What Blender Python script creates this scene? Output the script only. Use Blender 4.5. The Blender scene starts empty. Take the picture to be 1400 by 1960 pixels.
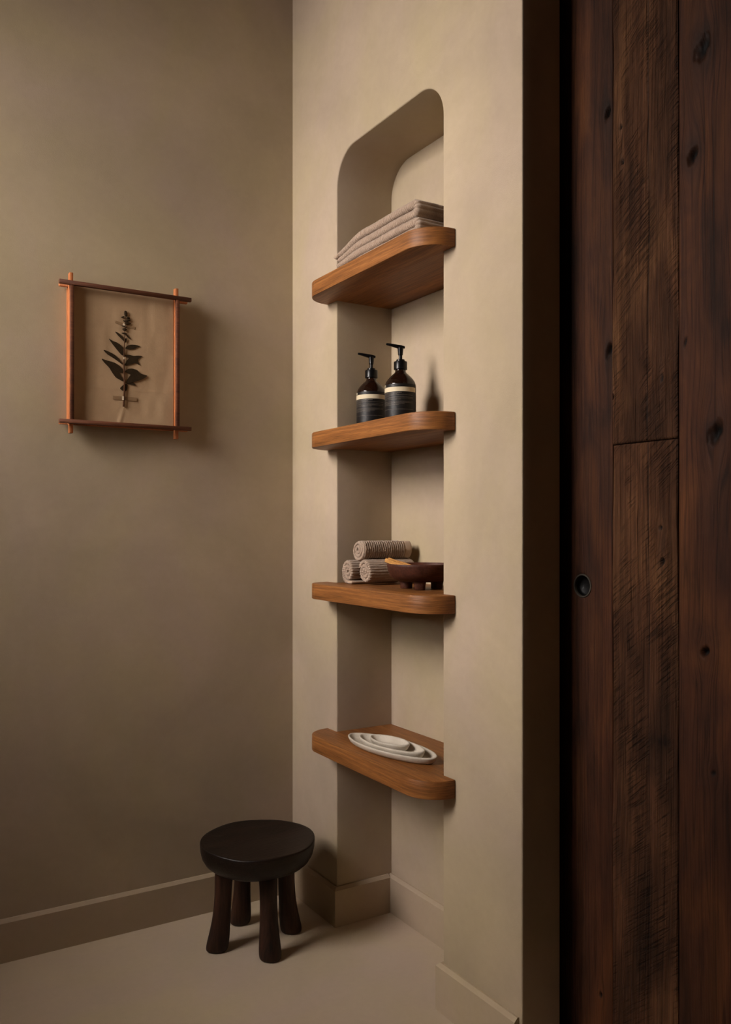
import bpy, bmesh, math, random
import numpy as np
from mathutils import Vector

random.seed(4)
RNG = np.random.default_rng(7)
S = bpy.context.scene
COL = S.collection
PI = math.pi

# ------------------------------------------------------------------ camera, world, light, exposure
YAW = 0.5505
cam_d = bpy.data.cameras.new('camera')
cam = bpy.data.objects.new('camera', cam_d); COL.objects.link(cam)
cam.location = (-1.2762, -2.5420, 1.2)
cam.rotation_euler = (PI / 2, 0, -YAW)
cam_d.sensor_fit = 'HORIZONTAL'; cam_d.sensor_width = 36.0
cam_d.lens = 1639.0 / 1400.0 * 36.0
cam_d.shift_y = 33.0 / 1400.0
cam_d.clip_start = 0.02
S.camera = cam

world = bpy.data.worlds.new('world'); S.world = world
world.use_nodes = True
wb = world.node_tree.nodes['Background']
wb.inputs[0].default_value = (0.75, 0.85, 1.0, 1); wb.inputs[1].default_value = 0.3

# the room's window: wall x = WX, opening WY0..WY1, WZ0..WZ1, daylight enters through it
WX, WY0, WY1, WZ0, WZ1 = -2.45, -1.06, -0.06, 1.45, 3.03
ld = bpy.data.lights.new('window_daylight', 'AREA')
ld.shape = 'RECTANGLE'; ld.size = WY1 - WY0 - 0.08; ld.size_y = WZ1 - WZ0 - 0.08
ld.energy = 31.5; ld.color = (1.0, 0.915, 0.86); ld.spread = math.radians(82)
lo = bpy.data.objects.new('window_daylight', ld); COL.objects.link(lo)
lo.location = (WX - 0.05, (WY0 + WY1) / 2, (WZ0 + WZ1) / 2)
lo.rotation_euler = (PI / 2 - math.radians(20), 0, -PI / 2)      # sky light falls in along +x and downward

S.view_settings.view_transform = 'Standard'
S.view_settings.look = 'None'
S.view_settings.gamma = 1.0
S.view_settings.use_curve_mapping = False
S.view_settings.exposure = 0.0
S.cycles.use_denoising = True
S.cycles.max_bounces = 10
S.cycles.diffuse_bounces = 6

# ------------------------------------------------------------------ helpers
def srgb(r, g, b):
    f = lambda c: (c / 255 / 12.92) if c / 255 <= 0.04045 else ((c / 255 + 0.055) / 1.055) ** 2.4
    return (f(r), f(g), f(b), 1.0)

ORIGIN = {}
def empty(name, loc):
    o = bpy.data.objects.new(name, None); COL.objects.link(o)
    o.location = loc; o.empty_display_size = 0.05
    ORIGIN[o] = Vector(loc)
    return o

def tag(o, label=None, cat=None, group=None, kind=None):
    if label: o['label'] = label
    if cat: o['category'] = cat
    if group: o['group'] = group
    if kind: o['kind'] = kind
    return o

def obj(name, me, mat, parent=None, origin=None):
    """mesh in world coordinates -> object whose origin is `origin`, parented to `parent`"""
    o = bpy.data.objects.new(name, me); COL.objects.link(o)
    if origin is None:
        origin = ORIGIN[parent] if parent is not None and parent in ORIGIN else Vector((0, 0, 0))
    origin = Vector(origin)
    if origin.length > 0:
        me.transform(__import__('mathutils').Matrix.Translation(-origin))
    ORIGIN[o] = origin
    if parent is not None:
        o.parent = parent
        o.location = origin - ORIGIN[parent]
    else:
        o.location = origin
    if mat is not None: me.materials.append(mat)
    return o

def mesh(name, verts, faces, smooth=False, sharp=None):
    me = bpy.data.meshes.new(name)
    me.from_pydata([tuple(map(float, v)) for v in verts], [], [tuple(int(i) for i in f) for f in faces])
    me.update()
    if smooth:
        me.polygons.foreach_set('use_smooth', [True] * len(me.polygons))
        if sharp: me.set_sharp_from_angle(angle=math.radians(sharp))
    return me

def bm_mesh(name, bm, smooth=False, sharp=None):
    bmesh.ops.recalc_face_normals(bm, faces=bm.faces)
    me = bpy.data.meshes.new(name); bm.to_mesh(me); bm.free()
    if smooth:
        me.polygons.foreach_set('use_smooth', [True] * len(me.polygons))
        if sharp: me.set_sharp_from_angle(angle=math.radians(sharp))
    return me

def add_box(bm, x0, x1, y0, y1, z0, z1):
    v = [bm.verts.new(p) for p in [(x0,y0,z0),(x1,y0,z0),(x1,y1,z0),(x0,y1,z0),(x0,y0,z1),(x1,y0,z1),(x1,y1,z1),(x0,y1,z1)]]
    for f in [(0,3,2,1),(4,5,6,7),(0,1,5,4),(1,2,6,5),(2,3,7,6),(3,0,4,7)]:
        bm.faces.new([v[i] for i in f])

def box_mesh(name, x0, x1, y0, y1, z0, z1, bevel=0.0, seg=2):
    bm = bmesh.new(); add_box(bm, x0, x1, y0, y1, z0, z1)
    if bevel:
        bmesh.ops.bevel(bm, geom=list(bm.edges), offset=bevel, segments=seg, affect='EDGES', profile=0.5)
    return bm_mesh(name, bm, smooth=bool(bevel), sharp=50 if bevel else None)

def extrude_poly(name, pts, axis, a0, a1, bevel=0.0, seg=3, ang=50, smooth=True, cut=None):
    """pts = 2D outline; axis 'x' -> (a, p0, p1); 'y' -> (p0, a, p1); 'z' -> (p0, p1, a)"""
    mk = {'x': lambda p, a: (a, p[0], p[1]), 'y': lambda p, a: (p[0], a, p[1]), 'z': lambda p, a: (p[0], p[1], a)}[axis]
    bm = bmesh.new()
    A = [bm.verts.new(mk(p, a0)) for p in pts]; B = [bm.verts.new(mk(p, a1)) for p in pts]
    n = len(pts)
    bm.faces.new(A); bm.faces.new(B[::-1])
    for i in range(n):
        bm.faces.new((A[i], B[i], B[(i + 1) % n], A[(i + 1) % n]))
    bmesh.ops.recalc_face_normals(bm, faces=bm.faces)
    if bevel:
        es = [e for e in bm.edges if len(e.link_faces) == 2 and e.calc_face_angle(0) > math.radians(ang)]
        bmesh.ops.bevel(bm, geom=es, offset=bevel, segments=seg, affect='EDGES', profile=0.5)
    return bm_mesh(name, bm, smooth=smooth, sharp=40 if smooth else None)

def lathe(name, prof, c, seg=64, sx=1.0, sy=1.0, rot=0.0, smooth=True, sharp=45, shape=None):
    """prof = [(r, z)...] closed at r = 0 ends; optional shape(theta)->radius factor"""
    verts, faces, rings = [], [], []
    ca, sa = math.cos(rot), math.sin(rot)
    for r, z in prof:
        if r < 1e-7:
            rings.append([len(verts)]); verts.append((c[0], c[1], c[2] + z)); continue
        ring = []
        for k in range(seg):
            t = 2 * PI * k / seg
            q = r * (shape(t) if shape else 1.0)
            x, y = q * sx * math.cos(t), q * sy * math.sin(t)
            ring.append(len(verts)); verts.append((c[0] + ca * x - sa * y, c[1] + sa * x + ca * y, c[2] + z))
        rings.append(ring)
    for a, b in zip(rings[:-1], rings[1:]):
        if len(a) == 1 and len(b) == 1: continue
        for k in range(seg):
            k2 = (k + 1) % seg
            if len(a) == 1: faces.append((a[0], b[k2], b[k]))
            elif len(b) == 1: faces.append((a[k], a[k2], b[0]))
            else: faces.append((a[k], a[k2], b[k2], b[k]))
    me = mesh(name, verts, faces)
    bm = bmesh.new(); bm.from_mesh(me); bmesh.ops.recalc_face_normals(bm, faces=bm.faces); bm.to_mesh(me); bm.free()
    if smooth:
        me.polygons.foreach_set('use_smooth', [True] * len(me.polygons))
        if sharp: me.set_sharp_from_angle(angle=math.radians(sharp))
    return me

def vnoise(x, y, seed=0):
    """smooth 2-D value noise in numpy, result in 0..1"""
    xi, yi = np.floor(x).astype(np.int64), np.floor(y).astype(np.int64)
    fx, fy = x - xi, y - yi
    fx, fy = fx * fx * (3 - 2 * fx), fy * fy * (3 - 2 * fy)
    def h(a, b):
        n = (a * 374761393 + b * 668265263 + seed * 1442695041) & 0x7fffffff
        n = ((n ^ (n >> 13)) * 1274126177) & 0x7fffffff
        return ((n ^ (n >> 16)) & 0xffff) / 65535.0
    return (h(xi, yi) * (1 - fx) + h(xi + 1, yi) * fx) * (1 - fy) + (h(xi, yi + 1) * (1 - fx) + h(xi + 1, yi + 1) * fx) * fy

# ------------------------------------------------------------------ materials
def new_mat(name, rough=0.6, spec=0.3):
    m = bpy.data.materials.new(name); m.use_nodes = True
    nt = m.node_tree; b = nt.nodes['Principled BSDF']
    b.inputs['Roughness'].default_value = rough
    b.inputs['Specular IOR Level'].default_value = spec
    return m, nt, b

def N(nt, t, **kw):
    n = nt.nodes.new(t)
    for k, v in kw.items(): setattr(n, k, v)
    return n

def mapping(nt, scale, rot=(0, 0, 0), loc=(0, 0, 0)):
    tc = N(nt, 'ShaderNodeTexCoord'); mp = N(nt, 'ShaderNodeMapping')
    mp.inputs['Scale'].default_value = scale; mp.inputs['Rotation'].default_value = rot; mp.inputs['Location'].default_value = loc
    nt.links.new(tc.outputs['Object'], mp.inputs['Vector'])
    return mp.outputs['Vector']

def noise(nt, vec, scale, detail=4, rough=0.5, dist=0.0):
    n = N(nt, 'ShaderNodeTexNoise')
    n.inputs['Scale'].default_value = scale; n.inputs['Detail'].default_value = detail
    n.inputs['Roughness'].default_value = rough; n.inputs['Distortion'].default_value = dist
    if vec is not None: nt.links.new(vec, n.inputs['Vector'])
    return n.outputs['Fac']

def ramp(nt, fac, stops):
    r = N(nt, 'ShaderNodeValToRGB'); el = r.color_ramp.elements
    while len(el) < len(stops): el.new(0.5)
    for e, (p, c) in zip(el, stops): e.position = p; e.color = c
    nt.links.new(fac, r.inputs['Fac'])
    return r.outputs['Color']

def mixc(nt, a, b, fac, mode='MIX'):
    m = N(nt, 'ShaderNodeMix', data_type='RGBA', blend_type=mode)
    for s, v in ((m.inputs[0], fac), (m.inputs[6], a), (m.inputs[7], b)):
        if hasattr(v, 'links'): nt.links.new(v, s)
        else: s.default_value = v
    return m.outputs[2]

def math_n(nt, op, a, b=None, clamp=False):
    m = N(nt, 'ShaderNodeMath', operation=op, use_clamp=clamp)
    for s, v in zip(m.inputs, (a, b)):
        if v is None: continue
        if hasattr(v, 'links'): nt.links.new(v, s)
        else: s.default_value = v
    return m.outputs[0]

def bump(nt, b, height, strength, dist):
    n = N(nt, 'ShaderNodeBump'); n.inputs['Strength'].default_value = strength; n.inputs['Distance'].default_value = dist
    nt.links.new(height, n.inputs['Height']); nt.links.new(n.outputs['Normal'], b.inputs['Normal'])

def g4(v): return (v, v, v, 1)

def plaster(name, base, var=0.11, bs=0.11):
    m, nt, b = new_mat(name, 0.92, 0.15)
    v = mapping(nt, (1, 1, 1))
    n1 = noise(nt, v, 1.7, 5, 0.55, 0.6)
    n2 = noise(nt, v, 6.0, 6, 0.6, 0.3)
    v2 = mapping(nt, (1, 1, 1.0))
    n3 = noise(nt, v2, 55.0, 3, 0.6)
    lo_c = tuple(c * (1 - var) for c in base[:3]) + (1,)
    hi_c = tuple(min(1, c * (1 + var)) for c in base[:3]) + (1,)
    c1 = ramp(nt, n1, [(0.32, lo_c), (0.68, hi_c)])
    c2 = ramp(nt, n2, [(0.3, g4(1 - var * 0.45)), (0.7, g4(1.0))])
    c3 = ramp(nt, n3, [(0.3, g4(0.965)), (0.7, g4(1.0))])
    c = mixc(nt, mixc(nt, c1, c2, 1.0, 'MULTIPLY'), c3, 1.0, 'MULTIPLY')
    tint = ramp(nt, noise(nt, mapping(nt, (1, 1, 0.8), loc=(3.1, 1.7, 0.4)), 2.3, 4, 0.6, 0.5), [(0.36, (1.0, 1.0, 0.93, 1)), (0.64, (1.0, 0.975, 1.05, 1))])
    c = mixc(nt, c, tint, 1.0, 'MULTIPLY')
    nt.links.new(c, b.inputs['Base Color'])
    h = math_n(nt, 'ADD', noise(nt, v, 320.0, 3, 0.6), math_n(nt, 'MULTIPLY', n2, 3.0))
    bump(nt, b, h, bs, 0.002)
    return m

def wood(name, dark, light, along, fine=90.0, stretch=0.035, rough=0.45, spec=0.35, bs=0.25, contrast=(0.35, 0.68), off=(0, 0, 0), coarse=14.0):
    """along: axis index of the grain direction"""
    m, nt, b = new_mat(name, rough, spec)
    sc = [1.0, 1.0, 1.0]; sc[along] = stretch
    v = mapping(nt, tuple(sc), loc=off)
    n1 = noise(nt, v, coarse, 4, 0.55, 1.2)
    n2 = noise(nt, v, fine, 5, 0.65, 0.4)
    sc2 = [1.0, 1.0, 1.0]; sc2[along] = stretch * 0.6
    n3 = noise(nt, mapping(nt, tuple(sc2), loc=off), fine * 3.2, 3, 0.6)
    mid = tuple((a * 0.55 + c * 0.45) for a, c in zip(dark[:3], light[:3])) + (1,)
    f = math_n(nt, 'ADD', math_n(nt, 'MULTIPLY', n1, 0.55), math_n(nt, 'MULTIPLY', n2, 0.45))
    c = ramp(nt, f, [(contrast[0], dark), (0.5, mid), (contrast[1], light)])
    c = mixc(nt, c, ramp(nt, n3, [(0.38, g4(0.62)), (0.55, g4(1.0))]), 0.8, 'MULTIPLY')
    nt.links.new(c, b.inputs['Base Color'])
    bump(nt, b, math_n(nt, 'ADD', n2, n3), bs, 0.0012)
    return m

M = {}
M['plaster'] = plaster('limewash_plaster', srgb(174, 158, 133))
M['plaster_dim'] = plaster('clay_plaster', srgb(122, 104, 80))
M['ceiling'] = plaster('ceiling_plaster', srgb(205, 190, 165))
M['baseboard'] = plaster('painted_baseboard', srgb(174, 157, 132), 0.03, 0.08)
M['floor'] = plaster('microcement', srgb(192, 176, 151), 0.05, 0.12)
def oak_shelf():
    m, nt, b = new_mat('oiled_oak', 0.5, 0.3)
    ge = N(nt, 'ShaderNodeNewGeometry'); sp_ = N(nt, 'ShaderNodeSeparateXYZ'); nt.links.new(ge.outputs['Normal'], sp_.inputs[0])
    face = math_n(nt, 'GREATER_THAN', math_n(nt, 'ABSOLUTE', sp_.outputs['Z']), 0.6)
    def layer(sc):
        v = mapping(nt, sc)
        a = noise(nt, v, 16, 4, 0.55, 0.8); f = noise(nt, v, 130, 4, 0.65, 0.3); h = noise(nt, v, 420, 3, 0.6)
        return a, f, h
    e, t = layer((0.10, 0.045, 1.6)), layer((1.0, 0.045, 1.0))
    def sel(i):
        mx = N(nt, 'ShaderNodeMix', data_type='FLOAT')
        nt.links.new(face, mx.inputs[0]); nt.links.new(e[i], mx.inputs[2]); nt.links.new(t[i], mx.inputs[3])
        return mx.outputs[0]
    a, f, h = sel(0), sel(1), sel(2)
    q = math_n(nt, 'ADD', math_n(nt, 'MULTIPLY', a, 0.45), math_n(nt, 'MULTIPLY', f, 0.55))
    c = ramp(nt, q, [(0.36, srgb(106, 65, 29)), (0.5, srgb(138, 87, 42)), (0.64, srgb(164, 109, 57))])
    c = mixc(nt, c, ramp(nt, h, [(0.36, g4(0.5)), (0.52, g4(1.0))]), 0.6, 'MULTIPLY')
    nt.links.new(c, b.inputs['Base Color'])
    bump(nt, b, math_n(nt, 'ADD', f, h), 0.4, 0.0014)
    return m
M['oak_shelf'] = oak_shelf()
M['frame_dark'] = wood('dark_frame_oak', srgb(70, 38, 22), srgb(122, 70, 42), 0, fine=220, stretch=0.05, rough=0.6)
M['frame_light'] = wood('light_frame_oak', srgb(150, 84, 44), srgb(204, 126, 74), 2, fine=220, stretch=0.05, rough=0.6)
M['stool'] = wood('blackened_wood', srgb(14, 9, 7), srgb(38, 25, 18), 0, fine=60, stretch=0.12, rough=0.42, spec=0.3, bs=0.5)
M['stool_leg'] = wood('dark_carved_wood', srgb(20, 11, 7), srgb(72, 42, 27), 2, fine=60, stretch=0.12, rough=0.5, spec=0.3, bs=0.5)
M['bowl'] = wood('walnut_bowl', srgb(58, 30, 20), srgb(94, 52, 35), 0, fine=70, stretch=0.2, rough=0.55, spec=0.25, bs=0.15)
M['stick'] = wood('pale_incense_wood', srgb(196, 130, 62), srgb(240, 186, 112), 1, fine=260, stretch=0.06, rough=0.7, spec=0.2)

def ceramic():
    m, nt, b = new_mat('matte_stoneware', 0.62, 0.35)
    v = mapping(nt, (1, 1, 1))
    c = ramp(nt, noise(nt, v, 14, 5, 0.6), [(0.3, srgb(184, 174, 158)), (0.7, srgb(206, 197, 182))])
    c = mixc(nt, c, ramp(nt, noise(nt, v, 300, 2, 0.5), [(0.27, srgb(170, 150, 126)), (0.36, g4(1))]), 0.5, 'MULTIPLY')
    nt.links.new(c, b.inputs['Base Color']); bump(nt, b, noise(nt, v, 120, 4, 0.6), 0.15, 0.001)
    return m
M['ceramic'] = ceramic()

def terry(name, c0, c1):
    m, nt, b = new_mat(name, 0.95, 0.1)
    b.inputs['Sheen Weight'].default_value = 0.25
    v = mapping(nt, (1, 1, 1))
    c = ramp(nt, noise(nt, v, 420, 3, 0.7), [(0.3, c0), (0.7, c1)])
    nt.links.new(c, b.inputs['Base Color']); bump(nt, b, noise(nt, v, 900, 3, 0.7), 0.8, 0.0015)
    return m
M['terry'] = terry('ribbed_terry', srgb(150, 128, 110), srgb(184, 162, 142))
M['hem'] = terry('woven_hem', srgb(168, 144, 122), srgb(186, 162, 138))

def simple(name, col, rough=0.5, spec=0.4, bscale=200, bs=0.05, var=0.08):
    m, nt, b = new_mat(name, rough, spec)
    v = mapping(nt, (1, 1, 1))
    lo_c = tuple(c * (1 - var) for c in col[:3]) + (1,)
    c = ramp(nt, noise(nt, v, bscale * 0.2, 4, 0.6), [(0.3, lo_c), (0.7, col)])
    nt.links.new(c, b.inputs['Base Color'])
    if bs: bump(nt, b, noise(nt, v, bscale, 3, 0.6), bs, 0.0008)
    return m
M['amber'] = simple('dark_amber_plastic', srgb(25, 11, 6), 0.07, 0.5, bs=0.0)
M['pump'] = simple('black_pump_plastic', srgb(9, 9, 10), 0.30, 0.25, bs=0.0)
M['label'] = simple('black_label_paper', srgb(17, 14, 13), 0.5, 0.3, bs=0.0)
M['band'] = simple('cream_label_band', srgb(204, 190, 160), 0.6, 0.3, bs=0.0)
M['print'] = simple('pale_print', srgb(128, 118, 106), 0.6, 0.2, bs=0.0)
M['paper'] = simple('kraft_paper', srgb(186, 156, 122), 0.9, 0.1, bscale=260, bs=0.25, var=0.07)
M['leaf'] = simple('dried_leaf', srgb(56, 42, 24), 0.8, 0.15, bscale=300, bs=0.5, var=0.35)
M['stem'] = simple('dried_stem', srgb(78, 50, 30), 0.8, 0.15, bs=0.2)
M['tape'] = simple('aged_tape', srgb(150, 120, 88), 0.55, 0.3, bs=0.05)
M['tape_white'] = simple('white_tape', srgb(226, 208, 180), 0.45, 0.4, bs=0.0)
def metal(name, col, rough):
    m, nt, b = new_mat(name, rough, 0.5)
    b.inputs['Metallic'].default_value = 1.0
    v = mapping(nt, (1, 1, 1))
    c = ramp(nt, noise(nt, v, 80, 3, 0.6), [(0.3, tuple(x * 0.8 for x in col[:3]) + (1,)), (0.7, col)])
    nt.links.new(c, b.inputs['Base Color'])
    return m
M['black_metal'] = simple('blackened_metal', srgb(58, 53, 46), 0.3, 0.6, bs=0.0)
M['dark_cup'] = simple('dark_metal_cup', srgb(10, 9, 8), 0.5, 0.2, bs=0.0)
M['white_paint'] = simple('white_window_paint', srgb(210, 204, 192), 0.5, 0.4)
def glass_m():
    m, nt, b = new_mat('window_glass', 0.02, 0.5)
    b.inputs['Transmission Weight'].default_value = 1.0
    return m
M['glass'] = glass_m()

# ------------------------------------------------------------------ room shell
XB, YL = 0.007, 0.012                 # plaster faces of the niche wall (x) and of the wall with the picture (y)
NY0, NY1, NX, NZ, NR = -0.2850, -0.8216, 0.205, 2.334, 0.10   # niche: left and right jamb, depth, crown, corner radius
YE = -1.1125                          # free end of the niche wall
WT = 0.122                            # rear face of the niche wall's free end
DX = 0.150                            # face of the plank door, which slides behind the wall
YB, CZ = -4.3, 3.15                   # rear wall, ceiling

fl = obj('floor', box_mesh('floor', WX, 0.45, YB, 0.3, -0.08, 0.0), M['floor']); tag(fl, kind='structure')
ce = obj('ceiling', box_mesh('ceiling', WX - 0.2, 0.45, YB - 0.2, 0.3, CZ, CZ + 0.1), M['ceiling']); tag(ce, kind='structure')
wl = obj('wall_left', box_mesh('wall_left', WX, XB, YL, YL + 0.2, 0, CZ), M['plaster']); tag(wl, kind='structure')
wk = obj('wall_back', box_mesh('wall_back', WX, 0.45, YB - 0.2, YB, 0, CZ), M['plaster_dim']); tag(wk, kind='structure')

out = [(YL + 0.2, 0.0), (NY0, 0.0)]
for k in range(17):
    t = PI / 2 * k / 16
    out.append((NY0 - NR + NR * math.cos(t), NZ - NR + NR * math.sin(t)))
for k in range(17):
    t = PI / 2 + PI / 2 * k / 16
    out.append((NY1 + NR + NR * math.cos(t), NZ - NR + NR * math.sin(t)))
out += [(NY1, 0.0), (YE, 0.0), (YE, CZ), (YL + 0.2, CZ)]
def wall_slab(name, pts, x0, x1, bevel):
    bm = bmesh.new()
    A = [bm.verts.new((x0, p[0], p[1])) for p in pts]; B = [bm.verts.new((x1, p[0], p[1])) for p in pts]
    n = len(pts); bm.faces.new(A); bm.faces.new(B[::-1])
    for i in range(n): bm.faces.new((A[i], B[i], B[(i + 1) % n], A[(i + 1) % n]))
    bmesh.ops.recalc_face_normals(bm, faces=bm.faces)
    if bevel:
        es = [e for e in bm.edges if all(abs(v.co.x - x0) < 1e-6 for v in e.verts) or all(abs(v.co.y - YE) < 1e-6 for v in e.verts) and abs(e.verts[0].co.z - e.verts[1].co.z) > 1]
        bmesh.ops.bevel(bm, geom=es, offset=bevel, segments=3, affect='EDGES', profile=0.5)
    return bm_mesh(name, bm, True, 40)
wr = obj('wall_right', wall_slab('wall_right', out, XB, WT, 0.004), M['plaster']); tag(wr, kind='structure')
out2 = [(-0.90 if abs(p[0] - YE) < 1e-6 else p[0], p[1]) for p in out]
obj('niche_jamb', wall_slab('niche_jamb', out2, WT, NX, 0), M['plaster'], wr)
obj('niche_back', box_mesh('niche_back', NX, NX + 0.12, -0.90, YL + 0.2, 0, CZ), M['plaster'], wr)
obj('door_leak_blocker', box_mesh('door_leak_blocker', DX + 0.06, NX + 0.12, -2.24, -0.90, 0, CZ), M['plaster_dim'], wr)  # unseen slab, added to stop world light leaking round the door
wr2 = obj('wall_right', box_mesh('wall_right_far', XB, NX + 0.12, YB, -2.24, 0, CZ), M['plaster']); tag(wr2, kind='structure')

# wall with the window (out of frame, opposite the niche)
bm = bmesh.new()
add_box(bm, WX - 0.2, WX, YB, WY0, 0, CZ); add_box(bm, WX - 0.2, WX, WY1, YL + 0.2, 0, CZ)
add_box(bm, WX - 0.2, WX, WY0, WY1, 0, WZ0); add_box(bm, WX - 0.2, WX, WY0, WY1, WZ1, CZ)
wf = obj('wall_front', bm_mesh('wall_front', bm), M['plaster']); tag(wf, kind='structure')
win = empty('window_1', (WX - 0.12, (WY0 + WY1) / 2, WZ0)); tag(win, kind='structure')
for (a, b_, c, d) in ((WY0, WY0 + 0.05, WZ0, WZ1), (WY1 - 0.05, WY1, WZ0, WZ1), (WY0 + 0.05, WY1 - 0.05, WZ0, WZ0 + 0.05), (WY0 + 0.05, WY1 - 0.05, WZ1 - 0.05, WZ1)):
    obj('window_frame', box_mesh('window_frame', WX - 0.15, WX - 0.09, a, b_, c, d, 0.004), M['white_paint'], win)
obj('pane', box_mesh('pane', WX - 0.124, WX - 0.118, WY0 + 0.05, WY1 - 0.05, WZ0 + 0.05, WZ1 - 0.05), M['glass'], win)

# baseboards
BT, BH = 0.0135, 0.118
def board(name, x0, x1, y0, y1, edge):
    """edge: the side(s) of the footprint that face the room, whose top edge is chamfered"""
    bm = bmesh.new(); add_box(bm, x0, x1, y0, y1, 0.0, BH)
    val = {'-x': (0, x0), '+x': (0, x1), '-y': (1, y0), '+y': (1, y1)}
    es = []
    for k in edge:
        ax, c = val[k]
        es += [e for e in bm.edges if all(abs(v.co.z - BH) < 1e-6 and abs(v.co[ax] - c) < 1e-6 for v in e.verts)]
    bmesh.ops.bevel(bm, geom=es, offset=0.0085, segments=1, affect='EDGES')
    o = obj(name, bm_mesh(name, bm), M['baseboard']); tag(o, kind='structure'); return o
board('baseboard_left', WX, XB - BT, YL - BT, YL, ['-y'])
board('baseboard_right', XB - BT, XB, NY0 - BT, YL, ['-x', '-y'])
board('baseboard_niche_side', XB, NX - BT, NY0 - BT, NY0, ['-y'])
board('baseboard_niche_back', NX - BT, NX, NY1 + BT, NY0, ['-x'])
board('baseboard_niche_jamb', XB, NX - BT, NY1, NY1 + BT, ['+y'])
board('baseboard_right', XB - BT, XB, YE + 0.010, NY1 + BT, ['-x', '+y'])

# ------------------------------------------------------------------ plank door
def plank_mat(name, dark, mid, light, roughsawn):
    m, nt, b = new_mat(name, 0.66, 0.12)
    at = N(nt, 'ShaderNodeAttribute', attribute_name='grain')     # y bent round the knots, in metres
    tc = N(nt, 'ShaderNodeTexCoord'); sp = N(nt, 'ShaderNodeSeparateXYZ')
    nt.links.new(tc.outputs['Object'], sp.inputs[0])
    def vec(sy, sz):
        c = N(nt, 'ShaderNodeCombineXYZ')
        nt.links.new(math_n(nt, 'MULTIPLY', at.outputs['Fac'], sy), c.inputs[0])
        nt.links.new(math_n(nt, 'MULTIPLY', sp.outputs['Z'], sz), c.inputs[1])
        return c.outputs[0]
    broad = noise(nt, vec(9, 0.8), 1.0, 4, 0.55, 0.8)
    cloud = noise(nt, vec(10, 3.2), 1.0, 4, 0.6, 0.5)
    rings = noise(nt, vec(48, 1.1), 1.0, 3, 0.5, 0.7)
    lines = math_n(nt, 'PINGPONG', math_n(nt, 'MULTIPLY', rings, 5.0), 0.5)
    fine = noise(nt, vec(420, 7), 1.0, 4, 0.7)
    c = ramp(nt, cloud, [(0.3, dark), (0.5, mid), (0.7, light)])
    c = mixc(nt, c, ramp(nt, broad, [(0.35, g4(0.62)), (0.62, g4(1.12))]), 1.0, 'MULTIPLY')
    c = mixc(nt, c, ramp(nt, lines, [(0.0, g4(0.35)), (0.2, g4(1.0))]), 0.7 if not roughsawn else 0.45, 'MULTIPLY')
    c = mixc(nt, c, ramp(nt, fine, [(0.34, g4(0.55)), (0.55, g4(1.0))]), 0.7, 'MULTIPLY')
    h = math_n(nt, 'ADD', math_n(nt, 'MULTIPLY', fine, 0.8), math_n(nt, 'MULTIPLY', lines, 0.8))
    if roughsawn:
        # diagonal saw marks, in patches
        mp = N(nt, 'ShaderNodeMapping'); mp.inputs['Rotation'].default_value = (math.radians(40), 0, 0)
        nt.links.new(tc.outputs['Object'], mp.inputs['Vector'])
        mp2 = N(nt, 'ShaderNodeMapping'); mp2.inputs['Scale'].default_value = (1, 14, 230)
        nt.links.new(mp.outputs[0], mp2.inputs['Vector'])
        saw = noise(nt, mp2.outputs[0], 1.0, 3, 0.6)
        patch = ramp(nt, noise(nt, vec(14, 3.5), 1.0, 3, 0.6), [(0.42, g4(0)), (0.58, g4(1))])
        sw = ramp(nt, saw, [(0.38, g4(0.28)), (0.52, g4(1.0))])
        c = mixc(nt, c, sw, math_n(nt, 'MULTIPLY', patch, 0.85), 'MULTIPLY')
        ridge = noise(nt, vec(190, 3.0), 1.0, 3, 0.6)
        h = math_n(nt, 'ADD', h, math_n(nt, 'MULTIPLY', math_n(nt, 'MULTIPLY', sw, patch), 1.1))
        h = math_n(nt, 'ADD', h, math_n(nt, 'MULTIPLY', ridge, 2.6))
        c = mixc(nt, c, ramp(nt, ridge, [(0.36, g4(0.5)), (0.56, g4(1.0))]), 0.6, 'MULTIPLY')
    kn = N(nt, 'ShaderNodeAttribute', attribute_name='knot')
    c = mixc(nt, c, srgb(9, 7, 6), kn.outputs['Fac'])
    nt.links.new(c, b.inputs['Base Color'])
    bump(nt, b, h, 0.7 if not roughsawn else 1.0, 0.0016 if not roughsawn else 0.003)
    return m
M['plank'] = plank_mat('reclaimed_plank', srgb(43, 25, 16), srgb(65, 37, 22), srgb(85, 50, 26), False)
M['plank_rough'] = plank_mat('rough_sawn_plank', srgb(58, 37, 24), srgb(84, 54, 35), srgb(110, 75, 48), True)

#         y        z     radius_y radius_z depth
KNOTS = [(-1.4681, 2.1356, 0.0135, 0.020, 0.010), (-1.4442, 1.9336, 0.0095, 0.014, 0.012), (-1.2266, 2.1068, 0.0068, 0.012, 0.012),
         (-1.2313, 1.5897, 0.0078, 0.014, 0.012), (-1.4972, 1.3848, 0.0125, 0.018, 0.012), (-1.3741, 1.1341, 0.0052, 0.008, 0.010),
         (-1.4728, 0.9624, 0.0082, 0.009, 0.012), (-1.3688, 1.2032, 0.0046, 0.004, 0.006), (-1.269, 1.9853, 0.004, 0.005, 0.006),
         (-1.3728, 1.5062, 0.003, 0.008, 0.004), (-1.207, 0.1748, 0.004, 0.006, 0.006), (-1.2644, 2.0609, 0.003, 0.006, 0.006),
         (-1.4287, 1.5711, 0.003, 0.010, 0.004), (-1.4926, 0.7326, 0.005, 0.005, 0.003), (-1.2446, 1.4865, 0.003, 0.006, 0.006)]
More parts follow.
